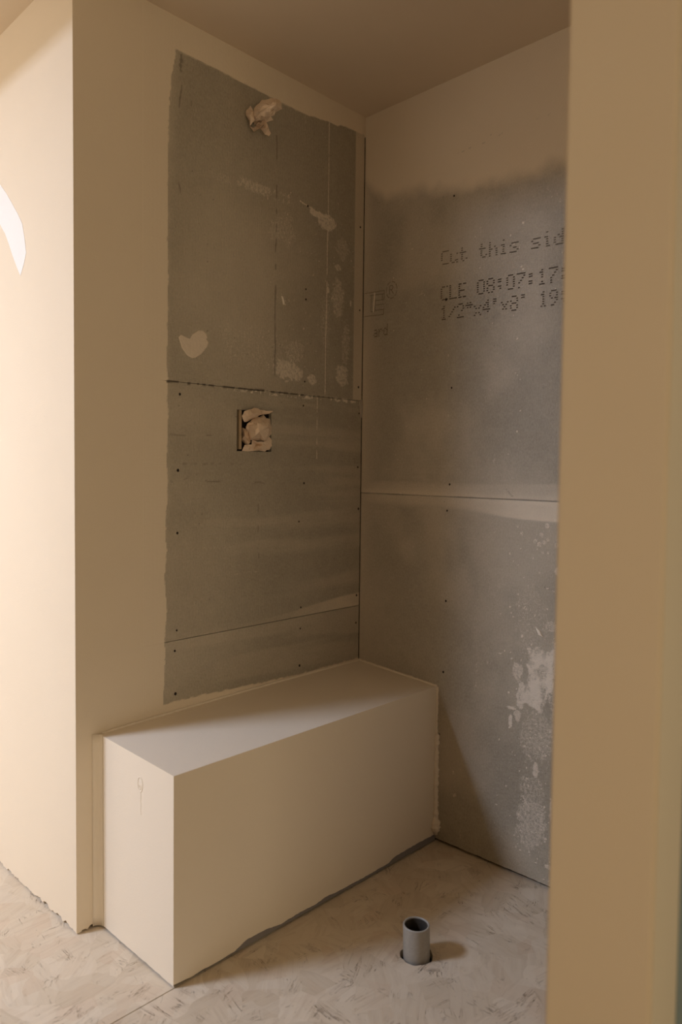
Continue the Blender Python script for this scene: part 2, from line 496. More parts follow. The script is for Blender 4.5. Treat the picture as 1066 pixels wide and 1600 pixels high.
def mask_a(U, Z):
    rs = np.random.RandomState(3)
    ez = [p[1] for p in EDGE]; eu = [p[0] for p in EDGE]
    e = np.interp(Z, ez, eu) + 0.006 * (fbm(Z * 25, Z * 0, 3, 2) - 0.5) + 0.004 * (fbm(Z * 110, Z * 0 + 7, 3, 5) - 0.5)
    low = sm((1.3 - Z) / 0.05)
    P = sm((e - U) / 0.0025 + 0.5)
    P = np.maximum(P, 0.30 * np.exp(-np.maximum(U - e, 0) / 0.025) * (0.4 + fbm(U * 12, Z * 30, 3, 6)))
    t = np.interp(U, [p[0] for p in TOP], [p[1] for p in TOP]) + 0.003 * (fbm(U * 60, U * 0, 3, 8) - 0.5)
    P = np.maximum(P, sm((Z - t) / 0.0025 + 0.5))
    # taped corner strip of the upper board
    strip = sm((U + 0.047) / 0.002) * sm((Z - seam_up(U)) / 0.004) * (0.52 + 0.12 * fbm(U * 20, Z * 9, 3, 3))
    P = np.maximum(P, strip)
    # bead of paint above the bench
    b = np.interp(U, [p[0] for p in BENCH_LINE], [p[1] for p in BENCH_LINE])
    P = np.maximum(P, sm((b + 0.006 + 0.006 * fbm(U * 70, U * 0, 3, 9) - Z) / 0.003))
    # compound along the lower seam, wider towards the corner
    sl = seam_low(U)
    hgt = 0.014 + 0.030 * sm((U + 0.45) / 0.45)
    band = sm((Z - sl) / 0.002) * sm((sl + hgt - Z) / 0.004) * (0.12 + 0.50 * sm((U + 0.42) / 0.36))
    P = np.maximum(P, band * (0.75 + 0.4 * fbm(U * 30, Z * 90, 3, 10)))
    P = np.maximum(P, 0.30 * sm((sl - Z) / 0.004) * sm((Z - sl + 0.05) / 0.03) * sm((-0.25 - U) / 0.4))
    # streaky overspray
    mid = (Z < 1.335)
    P = np.maximum(P, mid * (0.20 * sm((fbm(U * 2.2, Z * 26, 4, 12) - 0.42) / 0.3)))
    P = np.maximum(P, mid * 0.24 * sm((-0.30 - U) / 0.5) * fbm(U * 3, Z * 8, 3, 19) * 1.6)
    up = (Z > 1.335)
    P = np.maximum(P, up * 0.34 * np.exp(-((U + 0.52) / 0.24) ** 2 - ((Z - 1.60) / 0.33) ** 2) * (0.5 + fbm(U * 7, Z * 7, 4, 13)))
    # smeared compound
    n1 = fbm(U * 90, Z * 90, 4, 21); n2 = fbm(U * 22, Z * 22, 4, 22); n3 = fbm(U * 130, Z * 60, 3, 23)
    G = np.zeros(U.shape)
    for (a, c, ru, rz, amp, th) in ((-0.165, 1.866, 0.060, 0.032, 0.58, 0.42), (-0.215, 1.880, 0.05, 0.018, 0.7, 0.5), (-0.115, 1.65, 0.045, 0.10, 0.42, 0.5),
                             (-0.32, 1.40, 0.085, 0.045, 0.55, 0.46), (-0.30, 1.46, 0.06, 0.06, 0.30, 0.5), (-0.095, 1.41, 0.042, 0.05, 0.50, 0.47),
                             (-0.10, 1.80, 0.05, 0.06, 0.30, 0.52), (-0.17, 1.56, 0.03, 0.14, 0.22, 0.5), (-0.225, 1.385, 0.025, 0.022, 0.55, 0.46),
                             (-0.35, 1.80, 0.09, 0.07, 0.26, 0.5), (-0.12, 1.74, 0.018, 0.012, 0.5, 0.3), (-0.162, 1.665, 0.008, 0.012, 0.7, 0.3),
                             (-0.08, 1.52, 0.03, 0.12, 0.32, 0.5), (-0.06, 1.64, 0.008, 0.018, 0.6, 0.4), (-0.15, 0.98, 0.02, 0.025, 0.18, 0.4),
                             (-0.45, 1.45, 0.18, 0.10, 0.18, 0.5)):
        g = np.exp(-((U - a) / ru) ** 2 - ((Z - c) / rz) ** 2)
        G = np.maximum(G, amp * sm((g * 1.25 + (0.55 * n1 + 0.45 * n2) - 0.5 - th - 0.25) / 0.22))
    d = poly_dist(U, Z, [(-0.6222, 1.8808), (-0.4919, 1.891), (-0.3723, 1.8902), (-0.33, 1.890)])
    G = np.maximum(G, 0.42 * sm((0.020 - d) / 0.012) * sm((n2 * 0.6 + n1 * 0.5 - 0.42) / 0.15) * sm((U + 0.66) / 0.2))
    dashes(G, U, Z, [(-0.28, 1.897), (-0.20, 1.885), (-0.15, 1.877)], 0.0035, 60, 0.25, 0.8, 31, 0.006, False)
    dashes(G, U, Z, [(-0.1631, 2.1772), (-0.1645, 1.9004), (-0.1706, 1.345)], 0.0026, 60, 0.18, 0.75, 32)
    dashes(G, U, Z, [(-0.2028, 1.3353), (-0.2028, 1.1411)], 0.0024, 50, 0.34, 0.85, 33)
    dashes(G, U, Z, [(-0.262, 2.15), (-0.262, 2.05)], 0.0018, 50, 0.4, 0.3, 34)
    spk = [(rs.uniform(-0.42, -0.04), rs.uniform(1.36, 1.95), rs.uniform(0.0012, 0.0026)) for _ in range(110)]
    stamp(G, U, Z, spk, 0.7)
    # dirt, pencil and crack lines
    D = np.zeros(U.shape)
    dashes(D, U, Z, [(-0.3719, 2.095), (-0.37, 1.8998), (-0.3727, 1.6836), (-0.3721, 1.3753)], 0.0026, 45, 0.42, 0.62, 41, 0.003)
    dashes(D, U, Z, [(-0.6912, 2.1493), (-0.6944, 1.8877), (-0.6932, 1.56)], 0.0028, 33, 0.60, 0.55, 42, 0.010)
    stamp(D, U, Z, [(-0.689, 2.135, 0.006), (-0.692, 2.122, 0.005)], 0.45)
    dashes(D, U, Z, [(-0.7176, 1.0787), (-0.5944, 1.0762), (-0.4405, 1.0771), (-0.2684, 1.0782)], 0.0022, 40, 0.52, 0.45, 43, 0.022, False)
    dashes(D, U, Z, [(-0.7235, 1.1957), (-0.5312, 1.1987)], 0.0024, 45, 0.45, 0.35, 44, 0.012, False)
    dashes(D, U, Z, [(-0.70, 1.122), (-0.43, 1.125)], 0.004, 120, 0.55, 0.25, 45, 0.006, False)
    dashes(D, U, Z, [(-0.43, 1.14), (-0.43, 0.86)], 0.0016, 35, 0.55, 0.5, 47, 0.006)
    dashes(D, U, Z, [(-0.66, 2.12), (-0.67, 1.9)], 0.0016, 25, 0.75, 0.4, 48, 0.03)
    dashes(G, U, Z, [(-0.7134, 0.8235), (-0.4384, 0.8209), (-0.0039, 0.8169)], 0.0020, 30, 0.45, 0.22, 49, 0.012, False)
    dashes(G, U, Z, [(-0.7231, 0.8952), (-0.4391, 0.8994), (-0.0049, 0.8756)], 0.0020, 30, 0.5, 0.20, 50, 0.012, False)
    # seam crumbs
    su = seam_up(U)
    dashes(D, U, Z, [(-0.73, 1.3293), (-0.30, 1.3350)], 0.0036, 110, 0.42, 0.9, 51, 0.004, False)
    dashes(D, U, Z, [(-0.30, 1.3350), (-0.06, 1.3381)], 0.0026, 130, 0.55, 0.8, 53, 0.004, False)
    G = np.maximum(G, 0.55 * sm((0.0075 - abs(Z - su + 0.004)) / 0.003) * sm((fbm(U * 120, Z * 120, 2, 52) - 0.52) / 0.08) * sm((U + 0.62) / 0.2) * 1.5)
    dk = [(rs.uniform(-0.70, -0.06), rs.uniform(0.72, 2.12), rs.uniform(0.001, 0.0019)) for _ in range(45)]
    stamp(D, U, Z, dk, 0.6)
    return P, G, D

B_EDGE = [(0.0, 2.02), (0.10, 1.965), (0.2317, 1.935), (0.33, 1.915), (0.4567, 1.895), (0.5375, 1.900), (0.6143, 1.893), (0.72, 1.885), (1.25, 1.88)]
MUD_POLY = [(0.609, 0.640), (0.635, 0.646), (0.668, 0.642), (0.699, 0.652), (0.703, 0.600), (0.695, 0.545), (0.680, 0.505), (0.667, 0.462), (0.640, 0.470),
            (0.616, 0.480), (0.592, 0.484), (0.600, 0.520), (0.618, 0.555), (0.612, 0.590)]
def mask_b(U, Z):
    rs = np.random.RandomState(11)
    e = np.interp(U, [p[0] for p in B_EDGE], [p[1] for p in B_EDGE])
    n = fbm(U * 17, Z * 12, 3, 2)
    P = sm((Z - e + 0.040 + 0.062 * (n - 0.5)) / 0.075)
    P = np.maximum(P, 0.97 * sm((Z - e - 0.02) / 0.03))
    # spray in the corner and soft clouds of overspray
    P = np.maximum(P, (0.62 * np.exp(-U / 0.045)) * (0.6 + 0.7 * fbm(U * 6, Z * 3, 3, 4)))
    P = np.maximum(P, 0.26 * sm((fbm(U * 5, Z * 4, 4, 5) - 0.40) / 0.35))
    P = np.maximum(P, 0.42 * sm((0.9 - Z) / 0.2) * np.exp(-np.maximum(U - 0.02, 0) / 0.10))
    # filled joint
    s = 1.0425 - 0.0125 * U
    w = sm((U - 0.30) / 0.35)
    up_ = sm((s + 0.052 - Z) / (0.024 - 0.012 * w)) * sm((Z - s) / 0.002)
    dn_ = sm((s - Z) / 0.002) * sm((Z - s + 0.052 + 0.004 * w) / (0.035 - 0.032 * w))
    band = up_ * (0.36 + 0.22 * sm((s + 0.03 - Z) / 0.03)) + dn_ * (0.42 + 0.36 * w)
    P = np.maximum(P, band * (0.86 + 0.25 * fbm(U * 14, Z * 60, 3, 6)))
    n1 = fbm(U * 110, Z * 80, 4, 21); n2 = fbm(U * 26, Z * 20, 4, 22); n3 = fbm(U * 150, Z * 45, 3, 23)
    G = np.zeros(U.shape)
    d = poly_dist(U, Z, MUD_POLY + MUD_POLY[:1])
    ins = in_poly(U, Z, MUD_POLY)
    sd = np.where(ins, d, -d)
    G = np.maximum(G, (0.40 + 0.42 * sm((fbm(U * 60, Z * 38, 3, 29) - 0.30) / 0.3)) * sm((sd / 0.022 + 0.8 * n1 + 0.5 * n2 + 0.4 * n3 - 0.85) / 0.30))
    for (a, c, ru, rz, amp, th) in ((0.588, 0.566, 0.016, 0.022, 0.52, 0.22), (0.598, 0.49, 0.012, 0.03, 0.6, 0.3), (0.600, 0.515, 0.01, 0.03, 0.6, 0.3),
                                    (0.569, 0.425, 0.006, 0.018, 0.75, 0.15), (0.573, 0.462, 0.014, 0.005, 0.7, 0.2), (0.590, 0.445, 0.012, 0.018, 0.55, 0.3), (0.686, 0.703, 0.02, 0.014, 0.42, 0.30),
                                    (0.648, 0.313, 0.006, 0.020, 0.60, 0.1), (0.640, 0.175, 0.05, 0.06, 0.42, 0.42), (0.635, 0.13, 0.05, 0.05, 0.38, 0.45), (0.64, 0.25, 0.05, 0.05, 0.30, 0.5),
                                    (0.702, 0.851, 0.010, 0.008, 0.9, 0.15), (0.700, 0.62, 0.012, 0.05, 0.6, 0.4), (0.697, 0.22, 0.006, 0.03, 0.5, 0.3), (0.692, 0.06, 0.010, 0.006, 0.6, 0.2),
                                    (0.65, 0.40, 0.07, 0.10, 0.30, 0.52), (0.63, 0.70, 0.06, 0.14, 0.18, 0.52), (0.75, 0.55, 0.10, 0.25, 0.4, 0.5)):
        g = np.exp(-((U - a) / ru) ** 2 - ((Z - c) / rz) ** 2)
        G = np.maximum(G, amp * sm((g * 1.3 + (0.6 * n1 + 0.4 * n2) - 0.55 - th) / 0.25))
    dashes(G, U, Z, [(0.611, 0.232), (0.622, 0.214), (0.640, 0.198), (0.655, 0.180)], 0.0024, 70, 0.30, 0.7, 61, 0.01, False)
    # ring-shaped splashes near the joint
    for (a, c, r) in ((0.6653, 0.9685, 0.0075), (0.6492, 0.9439, 0.0065), (0.6327, 0.9258, 0.006), (0.6442, 0.918, 0.0075), (0.6572, 0.924, 0.006),
                      (0.6681, 0.9315, 0.005), (0.694, 0.9198, 0.006), (0.592, 0.944, 0.005), (0.655, 0.897, 0.004), (0.689, 0.985, 0.004)):
        dd = np.hypot(U - a, Z - c)
        G = np.maximum(G, 0.42 * sm((r - dd) / 0.002) + 0.28 * sm((0.0022 - abs(dd - r * 0.85)) / 0.0015))
    spk = []
    for _ in range(760):
        a = 0.50 + 0.45 * rs.beta(1.6, 1.8); z = rs.uniform(0.02, 0.95) ** 1.05
        if rs.rand() < 0.25 + 1.2 * max(0, a - 0.52) * (1.2 - z):
            spk.append((a, z, rs.uniform(0.0011, 0.0027) * (1.5 if rs.rand() < 0.07 else 1)))
    spk += [(rs.uniform(0.05, 1.1), rs.uniform(1.12, 1.85), rs.uniform(0.001, 0.0019)) for _ in range(70)]
    spk += [(0.579, 0.962, 0.003), (0.5988, 0.6658, 0.0038), (0.56, 0.74, 0.0025), (0.57, 1.22, 0.003), (0.565, 1.47, 0.003), (0.573, 1.66, 0.003), (0.578, 1.652, 0.003), (0.575, 1.775, 0.004)]
    stamp(G, U, Z, spk, 0.85)
    D = np.zeros(U.shape)
    dashes(D, U, Z, [(0.0, 1.0425), (1.2, 1.0275)], 0.0020, 14, 0.30, 0.30, 71, 0.0, False)
    dashes(D, U, Z, [(0.545, 1.058), (0.56, 1.045)], 0.002, 140, 0.4, 0.5, 72, 0.02, False)
    dashes(D, U, Z, [(0.36, 2.02), (0.56, 2.035), (0.75, 2.04)], 0.0018, 90, 0.62, 0.25, 73, 0.008, False)
    dk = [(rs.uniform(0.05, 0.75), rs.uniform(0.25, 2.1), rs.uniform(0.0008, 0.0014)) for _ in range(40)]
    stamp(D, U, Z, dk, 0.5)
    return P, G, D

def make_board(parent, mat, side, u0, u1, zb, zt, maskfn, step=0.003, hole=None, thick=0.0122):
    nu = int(round((u1 - u0) / step)); us = np.linspace(u0, u1, nu + 1)
    zbv, ztv = zb(us), zt(us)
    nz = int(round(float(np.mean(ztv - zbv)) / step)); t = np.linspace(0, 1, nz + 1)
    if hole:                                  # snap grid lines to the cut-out
        h0, h1, g0, g1 = hole
        for h in (h0, h1):
            us[np.argmin(abs(us - h))] = h
        tv = (t * float(np.mean(ztv - zbv)) + float(np.mean(zbv)))
        for g in (g0, g1):
            k = np.argmin(abs(tv - g)); t[k] = (g - np.mean(zbv)) / np.mean(ztv - zbv)
        zbv, ztv = zb(us), zt(us)
    U = np.repeat(us[:, None], nz + 1, 1)
    Z = zbv[:, None] * (1 - t[None, :]) + ztv[:, None] * t[None, :]
    P, G, D = maskfn(U, Z)
    out = 0.0006 * np.clip(G, 0, 1) + 0.0003 * P - 0.0006 * D
    nv = U.size
    co = np.zeros((nu + 1, nz + 1, 3))
    if side == 'A':
        co[..., 0] = out; co[..., 1] = U
    else:
        co[..., 0] = U; co[..., 1] = -out
    co[..., 2] = Z
    idx = np.arange(nv).reshape(nu + 1, nz + 1)
    q = np.stack([idx[:-1, :-1], idx[1:, :-1], idx[1:, 1:], idx[:-1, 1:]], -1)
    keep = np.ones(q.shape[:2], bool)
    if hole:
        cu = 0.25 * (U[:-1, :-1] + U[1:, :-1] + U[1:, 1:] + U[:-1, 1:]); cz = 0.25 * (Z[:-1, :-1] + Z[1:, :-1] + Z[1:, 1:] + Z[:-1, 1:])
        keep = ~((cu > hole[0]) & (cu < hole[1]) & (cz > hole[2]) & (cz < hole[3]))
    faces = [list(map(int, f)) for f in q[keep]]
    verts = [tuple(map(float, c)) for c in co.reshape(-1, 3)]
    # edges of the board, turned back by its thickness
    cnt = {}
    for f in faces:
        for a, b in zip(f, f[1:] + f[:1]):
            cnt[(a, b)] = 1
    rim = [(a, b) for (a, b) in cnt if (b, a) not in cnt]
    back = {}
    def bk(i):
        if i not in back:
            x, y, z = verts[i]
            back[i] = len(verts)
            verts.append((-thick, y, z) if side == 'A' else (x, thick, z))
        return back[i]
    for a, b in rim:
        faces.append([b, a, bk(a), bk(b)])
    o = mesh_from('backer_board', verts, faces, mat, parent, smooth=False)
    me = o.data
    at = me.color_attributes.new('mask', 'FLOAT_COLOR', 'POINT')
    arr = np.zeros((len(verts), 4), np.float32); arr[:, 3] = 1
    arr[:nv, 0] = np.clip(P, 0, 1).ravel(); arr[:nv, 1] = np.clip(G, 0, 1).ravel(); arr[:nv, 2] = np.clip(D, 0, 1).ravel()
    at.data.foreach_set('color', arr.ravel())
    return o

HOLE = (-0.509, -0.3848, 1.1615, 1.2755)
c_ = lambda v: (lambda u: np.full_like(u, v))
GAP = -0.0045
upper_a = make_board(wall_left, M_BA, 'A', -0.80, GAP, lambda u: seam_up(u) + 0.0005 * seam_open(u), c_(H), mask_a)
middle_a = make_board(wall_left, M_BA, 'A', -0.80, GAP, lambda u: seam_low(u) + 0.0007 * seam_open(u), lambda u: seam_up(u) - 0.0006 * seam_open(u), mask_a, hole=HOLE)
lower_a = make_board(wall_left, M_BA, 'A', -0.80, GAP, c_(0.40), lambda u: seam_low(u) - 0.0007 * seam_open(u), mask_a)
upper_b = make_board(wall_back, M_BB, 'B', -0.0003, PX0, lambda u: 1.0425 - 0.0125 * u + 0.0003, c_(H), mask_b)
lower_b = make_board(wall_back, M_BB, 'B', -0.0003, PX0, lambda u: 0.0095 + 0.003 * (fbm(u * 40, u * 0, 3, 4) - 0.5), lambda u: 1.0425 - 0.0125 * u - 0.0004, mask_b)
upper_a['label'] = 'smeared upper grey board above the ragged joint'
middle_a['label'] = 'grey board with the square valve cut-out'
lower_a['label'] = 'narrow grey board just above the bench'
upper_b['label'] = 'upper grey board with printed lettering'
lower_b['label'] = 'lower grey board spattered with white compound'

# painted fillet that closes the corner gap just under the ceiling, and crumbs of compound in the corner
box('corner_fillet', -0.010, 0.0004, -0.006, 0.001, 2.176, H, M_PAINT, wall_left)
def lump(name, pts, depth, mat, parent, side, seed=0, res=0.0):
    """thin irregular patch: outline in wall coordinates, raised by depth"""
    rs = random.Random(seed)
    bm = bmesh.new()
    n = len(pts); cx = sum(p[0] for p in pts) / n; cz = sum(p[1] for p in pts) / n
    def P(u, z, d): return (d, u, z) if side == 'A' else (u, -d, z)
    a = [bm.verts.new(P(u, z, 0.0002)) for u, z in pts]
    b = [bm.verts.new(P(cx + (u - cx) * 0.93, cz + (z - cz) * 0.93, depth * rs.uniform(0.8, 1.1))) for u, z in pts]
    c = bm.verts.new(P(cx, cz, depth * 1.2))
    for i in range(n):
        j = (i + 1) % n
        bm.faces.new((a[i], a[j], b[j], b[i])); bm.faces.new((b[i], b[j], c))
    bmesh.ops.recalc_face_normals(bm, faces=bm.faces)
    o = bm_obj(name, bm, mat, parent)
    # make sure the patch faces the room
    nrm = o.data.polygons[1].normal
    if (nrm.x if side == 'A' else -nrm.y) < 0:
        o.data.flip_normals()
    return o

lump('compound_patch', [(-0.6975, 1.4430), (-0.690, 1.450), (-0.676, 1.4455), (-0.6624, 1.4440), (-0.655, 1.456), (-0.6367, 1.4690), (-0.622, 1.4712), (-0.611, 1.464), (-0.608, 1.455),
                        (-0.6110, 1.450), (-0.6042, 1.443), (-0.6085, 1.431), (-0.6265, 1.4099), (-0.644, 1.3985), (-0.656, 1.3950), (-0.672, 1.401), (-0.688, 1.4179)], 0.0009, M_MUD, upper_a, 'A', 3)
lump('paint_flake', [(-0.3515, 1.611), (-0.347, 1.610), (-0.342, 1.600), (-0.3395, 1.588), (-0.344, 1.587), (-0.347, 1.597)], 0.004, M_CREAM, upper_a, 'A', 4)
lump('paint_flake', [(0.6395, 0.6975), (0.643, 0.6965), (0.652, 0.689), (0.657, 0.682), (0.659, 0.678), (0.666, 0.6725), (0.658, 0.6748), (0.650, 0.677), (0.6465, 0.6840)], 0.004, M_CREAM, lower_b, 'B', 5)
lump('paint_flake', [(0.0470, 1.6795), (0.0495, 1.6795), (0.0475, 1.645), (0.0450, 1.617), (0.0425, 1.617), (0.0445, 1.645)], 0.002, M_CREAM, upper_b, 'B', 6)
lump('corner_compound', [(-0.012, 1.341), (-0.004, 1.345), (-0.0005, 1.330), (-0.0005, 1.318), (-0.002, 1.300), (-0.004, 1.285), (-0.0075, 1.283), (-0.010, 1.300), (-0.0115, 1.318), (-0.016, 1.331)], 0.003, M_GRIT, middle_a, 'A', 7)
# the primer swipe on the near wall end
def near_patch():
    base = [(-0.56, 1.93), (-0.49, 1.905), (-0.4147, 1.8552), (-0.372, 1.820), (-0.3332, 1.7819), (-0.3000, 1.749), (-0.2751, 1.7199), (-0.262, 1.680), (-0.2535, 1.6439), (-0.268, 1.618), (-0.2891, 1.5933),
            (-0.313, 1.622), (-0.3358, 1.6524), (-0.362, 1.691), (-0.3838, 1.72), (-0.402, 1.737), (-0.417, 1.7524), (-0.46, 1.79), (-0.52, 1.83), (-0.60, 1.87)]
    bm = bmesh.new()
    f = [bm.verts.new((u, -LA - 0.0007, z)) for u, z in base]
    b = [bm.verts.new((u, -LA + 0.0001, z)) for u, z in base]
    bm.faces.new(f)
    n = len(base)
    for i in range(n): bm.faces.new((f[i], f[(i + 1) % n], b[(i + 1) % n], b[i]))
    bmesh.ops.recalc_face_normals(bm, faces=bm.faces)
    bmesh.ops.triangulate(bm, faces=[x for x in bm.faces if len(x.verts) > 4])
    o = bm_obj('compound_patch', bm, M_PATCH, end_core)
    o['label'] = 'white swipe of joint compound'
near_patch()

# screw heads: recessed dark dots, too small to pick apart
def screws(name, pts, side, parent, r=0.0030):
    bm = bmesh.new()
    for u, z in pts:
        rr = r * random.uniform(0.8, 1.25); n = 8
        vs = []
        for d in (0.0, 0.0011):
            vs.append([bm.verts.new(((d, u + rr * math.cos(6.2832 * i / n), z + rr * 1.15 * math.sin(6.2832 * i / n)) if side == 'A' else
                                     (u + rr * math.cos(6.2832 * i / n), -d, z + rr * 1.15 * math.sin(6.2832 * i / n)))) for i in range(n)])
        for i in range(n): bm.faces.new((vs[0][i], vs[0][(i + 1) % n], vs[1][(i + 1) % n], vs[1][i]))
        bm.faces.new(vs[1])
    bmesh.ops.recalc_face_normals(bm, faces=bm.faces)
    tag(bm_obj(name, bm, M_SCREW, parent), kind='stuff')
SA = [(-0.6932, 1.2987), (-0.2608, 1.3036), (-0.2553, 1.0726), (-0.2748, 0.9576), (-0.0157, 1.2984), (-0.0187, 1.1253), (-0.0132, 0.9906), (-0.0205, 1.8883), (-0.0187, 1.6265), (-0.0203, 1.382),
      (-0.2561, 1.3758), (-0.25, 1.8927), (-0.2543, 1.6184), (-0.2547, 1.6484), (-0.7016, 0.689), (-0.7074, 0.6363), (-0.7052, 0.5234), (-0.2638, 0.698), (-0.2657, 0.6339), (-0.2669, 0.5209),
      (-0.0173, 0.709), (-0.0187, 0.6188), (-0.6986, 1.1035), (-0.7002, 0.9419)]
screws('screw_heads', [p for p in SA if p[1] > 1.34], 'A', upper_a)
screws('screw_heads', [p for p in SA if 0.68 < p[1] < 1.34], 'A', middle_a)
screws('screw_heads', [p for p in SA if p[1] < 0.67], 'A', lower_a)
SB = [(0.3485, 1.9034), (0.3515, 1.3546), (0.3508, 1.074), (0.3433, 0.9969), (0.3444, 0.7306), (0.3397, 0.518), (0.3285, 0.3273), (0.3268, 1.612)]
screws('screw_heads', [p for p in SB if p[1] > 1.04], 'B', upper_b)
screws('screw_heads', [p for p in SB if p[1] < 1.04], 'B', lower_b)

# ------------------------------------------------------------------ dot-matrix print on the upper board
FONT = {
 'C': ['01111', '10000', '10000', '10000', '10000', '10000', '01111'], 'u': ['00000', '00000', '10001', '10001', '10001', '10011', '01101'],
 't': ['01000', '01000', '11110', '01000', '01000', '01001', '00110'], 'h': ['10000', '10000', '10110', '11001', '10001', '10001', '10001'],
 'i': ['00100', '00000', '01100', '00100', '00100', '00100', '01110'], 's': ['00000', '00000', '01111', '10000', '01110', '00001', '11110'],
 'd': ['00001', '00001', '01101', '10011', '10001', '10001', '01111'], 'e': ['00000', '00000', '01110', '10001', '11111', '10000', '01110'],
 'L': ['10000', '10000', '10000', '10000', '10000', '10000', '11111'], 'E': ['11111', '10000', '10000', '11110', '10000', '10000', '11111'],
 '0': ['01110', '10001', '10001', '10001', '10001', '10001', '01110'], '8': ['01110', '10001', '10001', '01110', '10001', '10001', '01110'],
 ':': ['00000', '01100', '01100', '00000', '01100', '01100', '00000'], '7': ['11111', '00001', '00010', '00100', '01000', '01000', '01000'],
 '1': ['00100', '01100', '00100', '00100', '00100', '00100', '01110'], '/': ['00000', '00001', '00010', '00100', '01000', '10000', '00000'],
 '2': ['01110', '10001', '00001', '00010', '00100', '01000', '11111'], '"': ['01010', '11111', '01010', '00000', '00000', '00000', '00000'],
 'x': ['00000', '00000', '10001', '01010', '00100', '01010', '10001'], '4': ['00010', '00110', '01010', '10010', '11111', '00010', '00010'],
 "'": ['01100', '01100', '01000', '00000', '00000', '00000', '00000'], '9': ['01110', '10001', '10001', '01111', '00001', '00010', '01100'],
 'a': ['00000', '00000', '01110', '00001', '01111', '10001', '01111'], 'r': ['00000', '00000', '10110', '11001', '10000', '10000', '10000'],
}
def print_line(bm, text, u0, z0, adv, gh, slope, drop=0.05, gw=None):
    gw = gw or adv * 0.66
    for k, ch in enumerate(text):
        if ch == ' ': continue
        for r, row in enumerate(FONT[ch]):
            for c, on in enumerate(row):
                if on != '1' or random.random() < drop: continue
                u = u0 + k * adv + c * gw / 4 + random.uniform(-1, 1) * 0.0003
                z = z0 + (6 - r) * gh / 6 + slope * (u - u0) + random.uniform(-1, 1) * 0.0003
                if u > PX0 - 0.01: continue
                w, h = gw / 4 * 0.56, 0.0016
                q = [bm.verts.new((u + a * w, -0.0009, z + b * h)) for a, b in ((-1, -1), (1, -1), (1, 1), (-1, 1))]
                bm.faces.new(q)
bm = bmesh.new()
print_line(bm, 'Cut this side', 0.309, 1.716, 0.0327, 0.036, -0.050, 0.06)
o = bm_obj('printed_text', bm, M_INK2, upper_b); o['label'] = 'Cut this side in faded dotted print'
bm = bmesh.new()
print_line(bm, 'CLE 08:07:17:', 0.3094, 1.613, 0.0315, 0.037, -0.030, 0.04)
print_line(bm, '1/2"x4\'x8\' 19:', 0.3100, 1.556, 0.0291, 0.037, -0.034, 0.05)
o = bm_obj('printed_text', bm, M_INK, upper_b); o['label'] = 'two dotted lines of date and size print'
# fragment of a large outlined letter with a registered mark, and the word end below it
def strokes(bm, segs, w):
    for (a, b), (c, d) in segs:
        L = math.hypot(c - a, d - b); nx, nz = -(d - b) / L * w, (c - a) / L * w
        q = [bm.verts.new((u, -0.0009, z)) for u, z in ((a + nx, b + nz), (a - nx, b - nz), (c - nx, d - nz), (c + nx, d + nz))]
        bm.faces.new(q)
bm = bmesh.new()
E_ = [((0.004, 1.682), (0.088, 1.678)), ((0.028, 1.672), (0.088, 1.668)), ((0.088, 1.678), (0.088, 1.650)), ((0.080, 1.668), (0.080, 1.650)), ((0.050, 1.652), (0.088, 1.650)), ((0.034, 1.672), (0.033, 1.620)),
      ((0.052, 1.638), (0.088, 1.636)), ((0.033, 1.620), (0.050, 1.619)), ((0.050, 1.652), (0.050, 1.622)), ((0.004, 1.609), (0.086, 1.604)), ((0.086, 1.604), (0.086, 1.622)), ((0.050, 1.622), (0.086, 1.620))]
strokes(bm, E_, 0.0008)
cu, cz = 0.118, 1.675
ring = [(cu + 0.0215 * math.cos(t), cz + 0.0255 * math.sin(t)) for t in np.linspace(0, 2 * math.pi, 29)]
strokes(bm, [(ring[i], ring[i + 1]) for i in range(0, 28) if i % 4 != 3], 0.0009)
strokes(bm, [((0.110, 1.662), (0.110, 1.688)), ((0.110, 1.688), (0.121, 1.688)), ((0.121, 1.688), (0.124, 1.683)), ((0.124, 1.683), (0.121, 1.676)), ((0.121, 1.676), (0.110, 1.676)), ((0.116, 1.676), (0.126, 1.662))], 0.0010)
print_line(bm, 'ard', 0.047, 1.539, 0.021, 0.030, 0.03, 0.0, 0.0135)
o = bm_obj('printed_logo', bm, M_INK2, upper_b); o['label'] = 'outlined letter E with registered mark and a word end'

# ------------------------------------------------------------------ valve cut-out and wrapped valve
bm = bmesh.new()
h0, h1, g0, g1 = HOLE
add_box(bm, -0.0126, -0.0122, h0 - 0.002, h1 + 0.002, g0 - 0.002, g1 + 0.002)
bm_obj('cutout_back', bm, M_DARK, middle_a)
bm = bmesh.new()
add_box(bm, -0.0122, -0.0030, h0 + 0.0105, h0 + 0.0190, g0 + 0.004, g1 - 0.0006)
bm_obj('blocking_strip', bm, M_WOOD, middle_a)

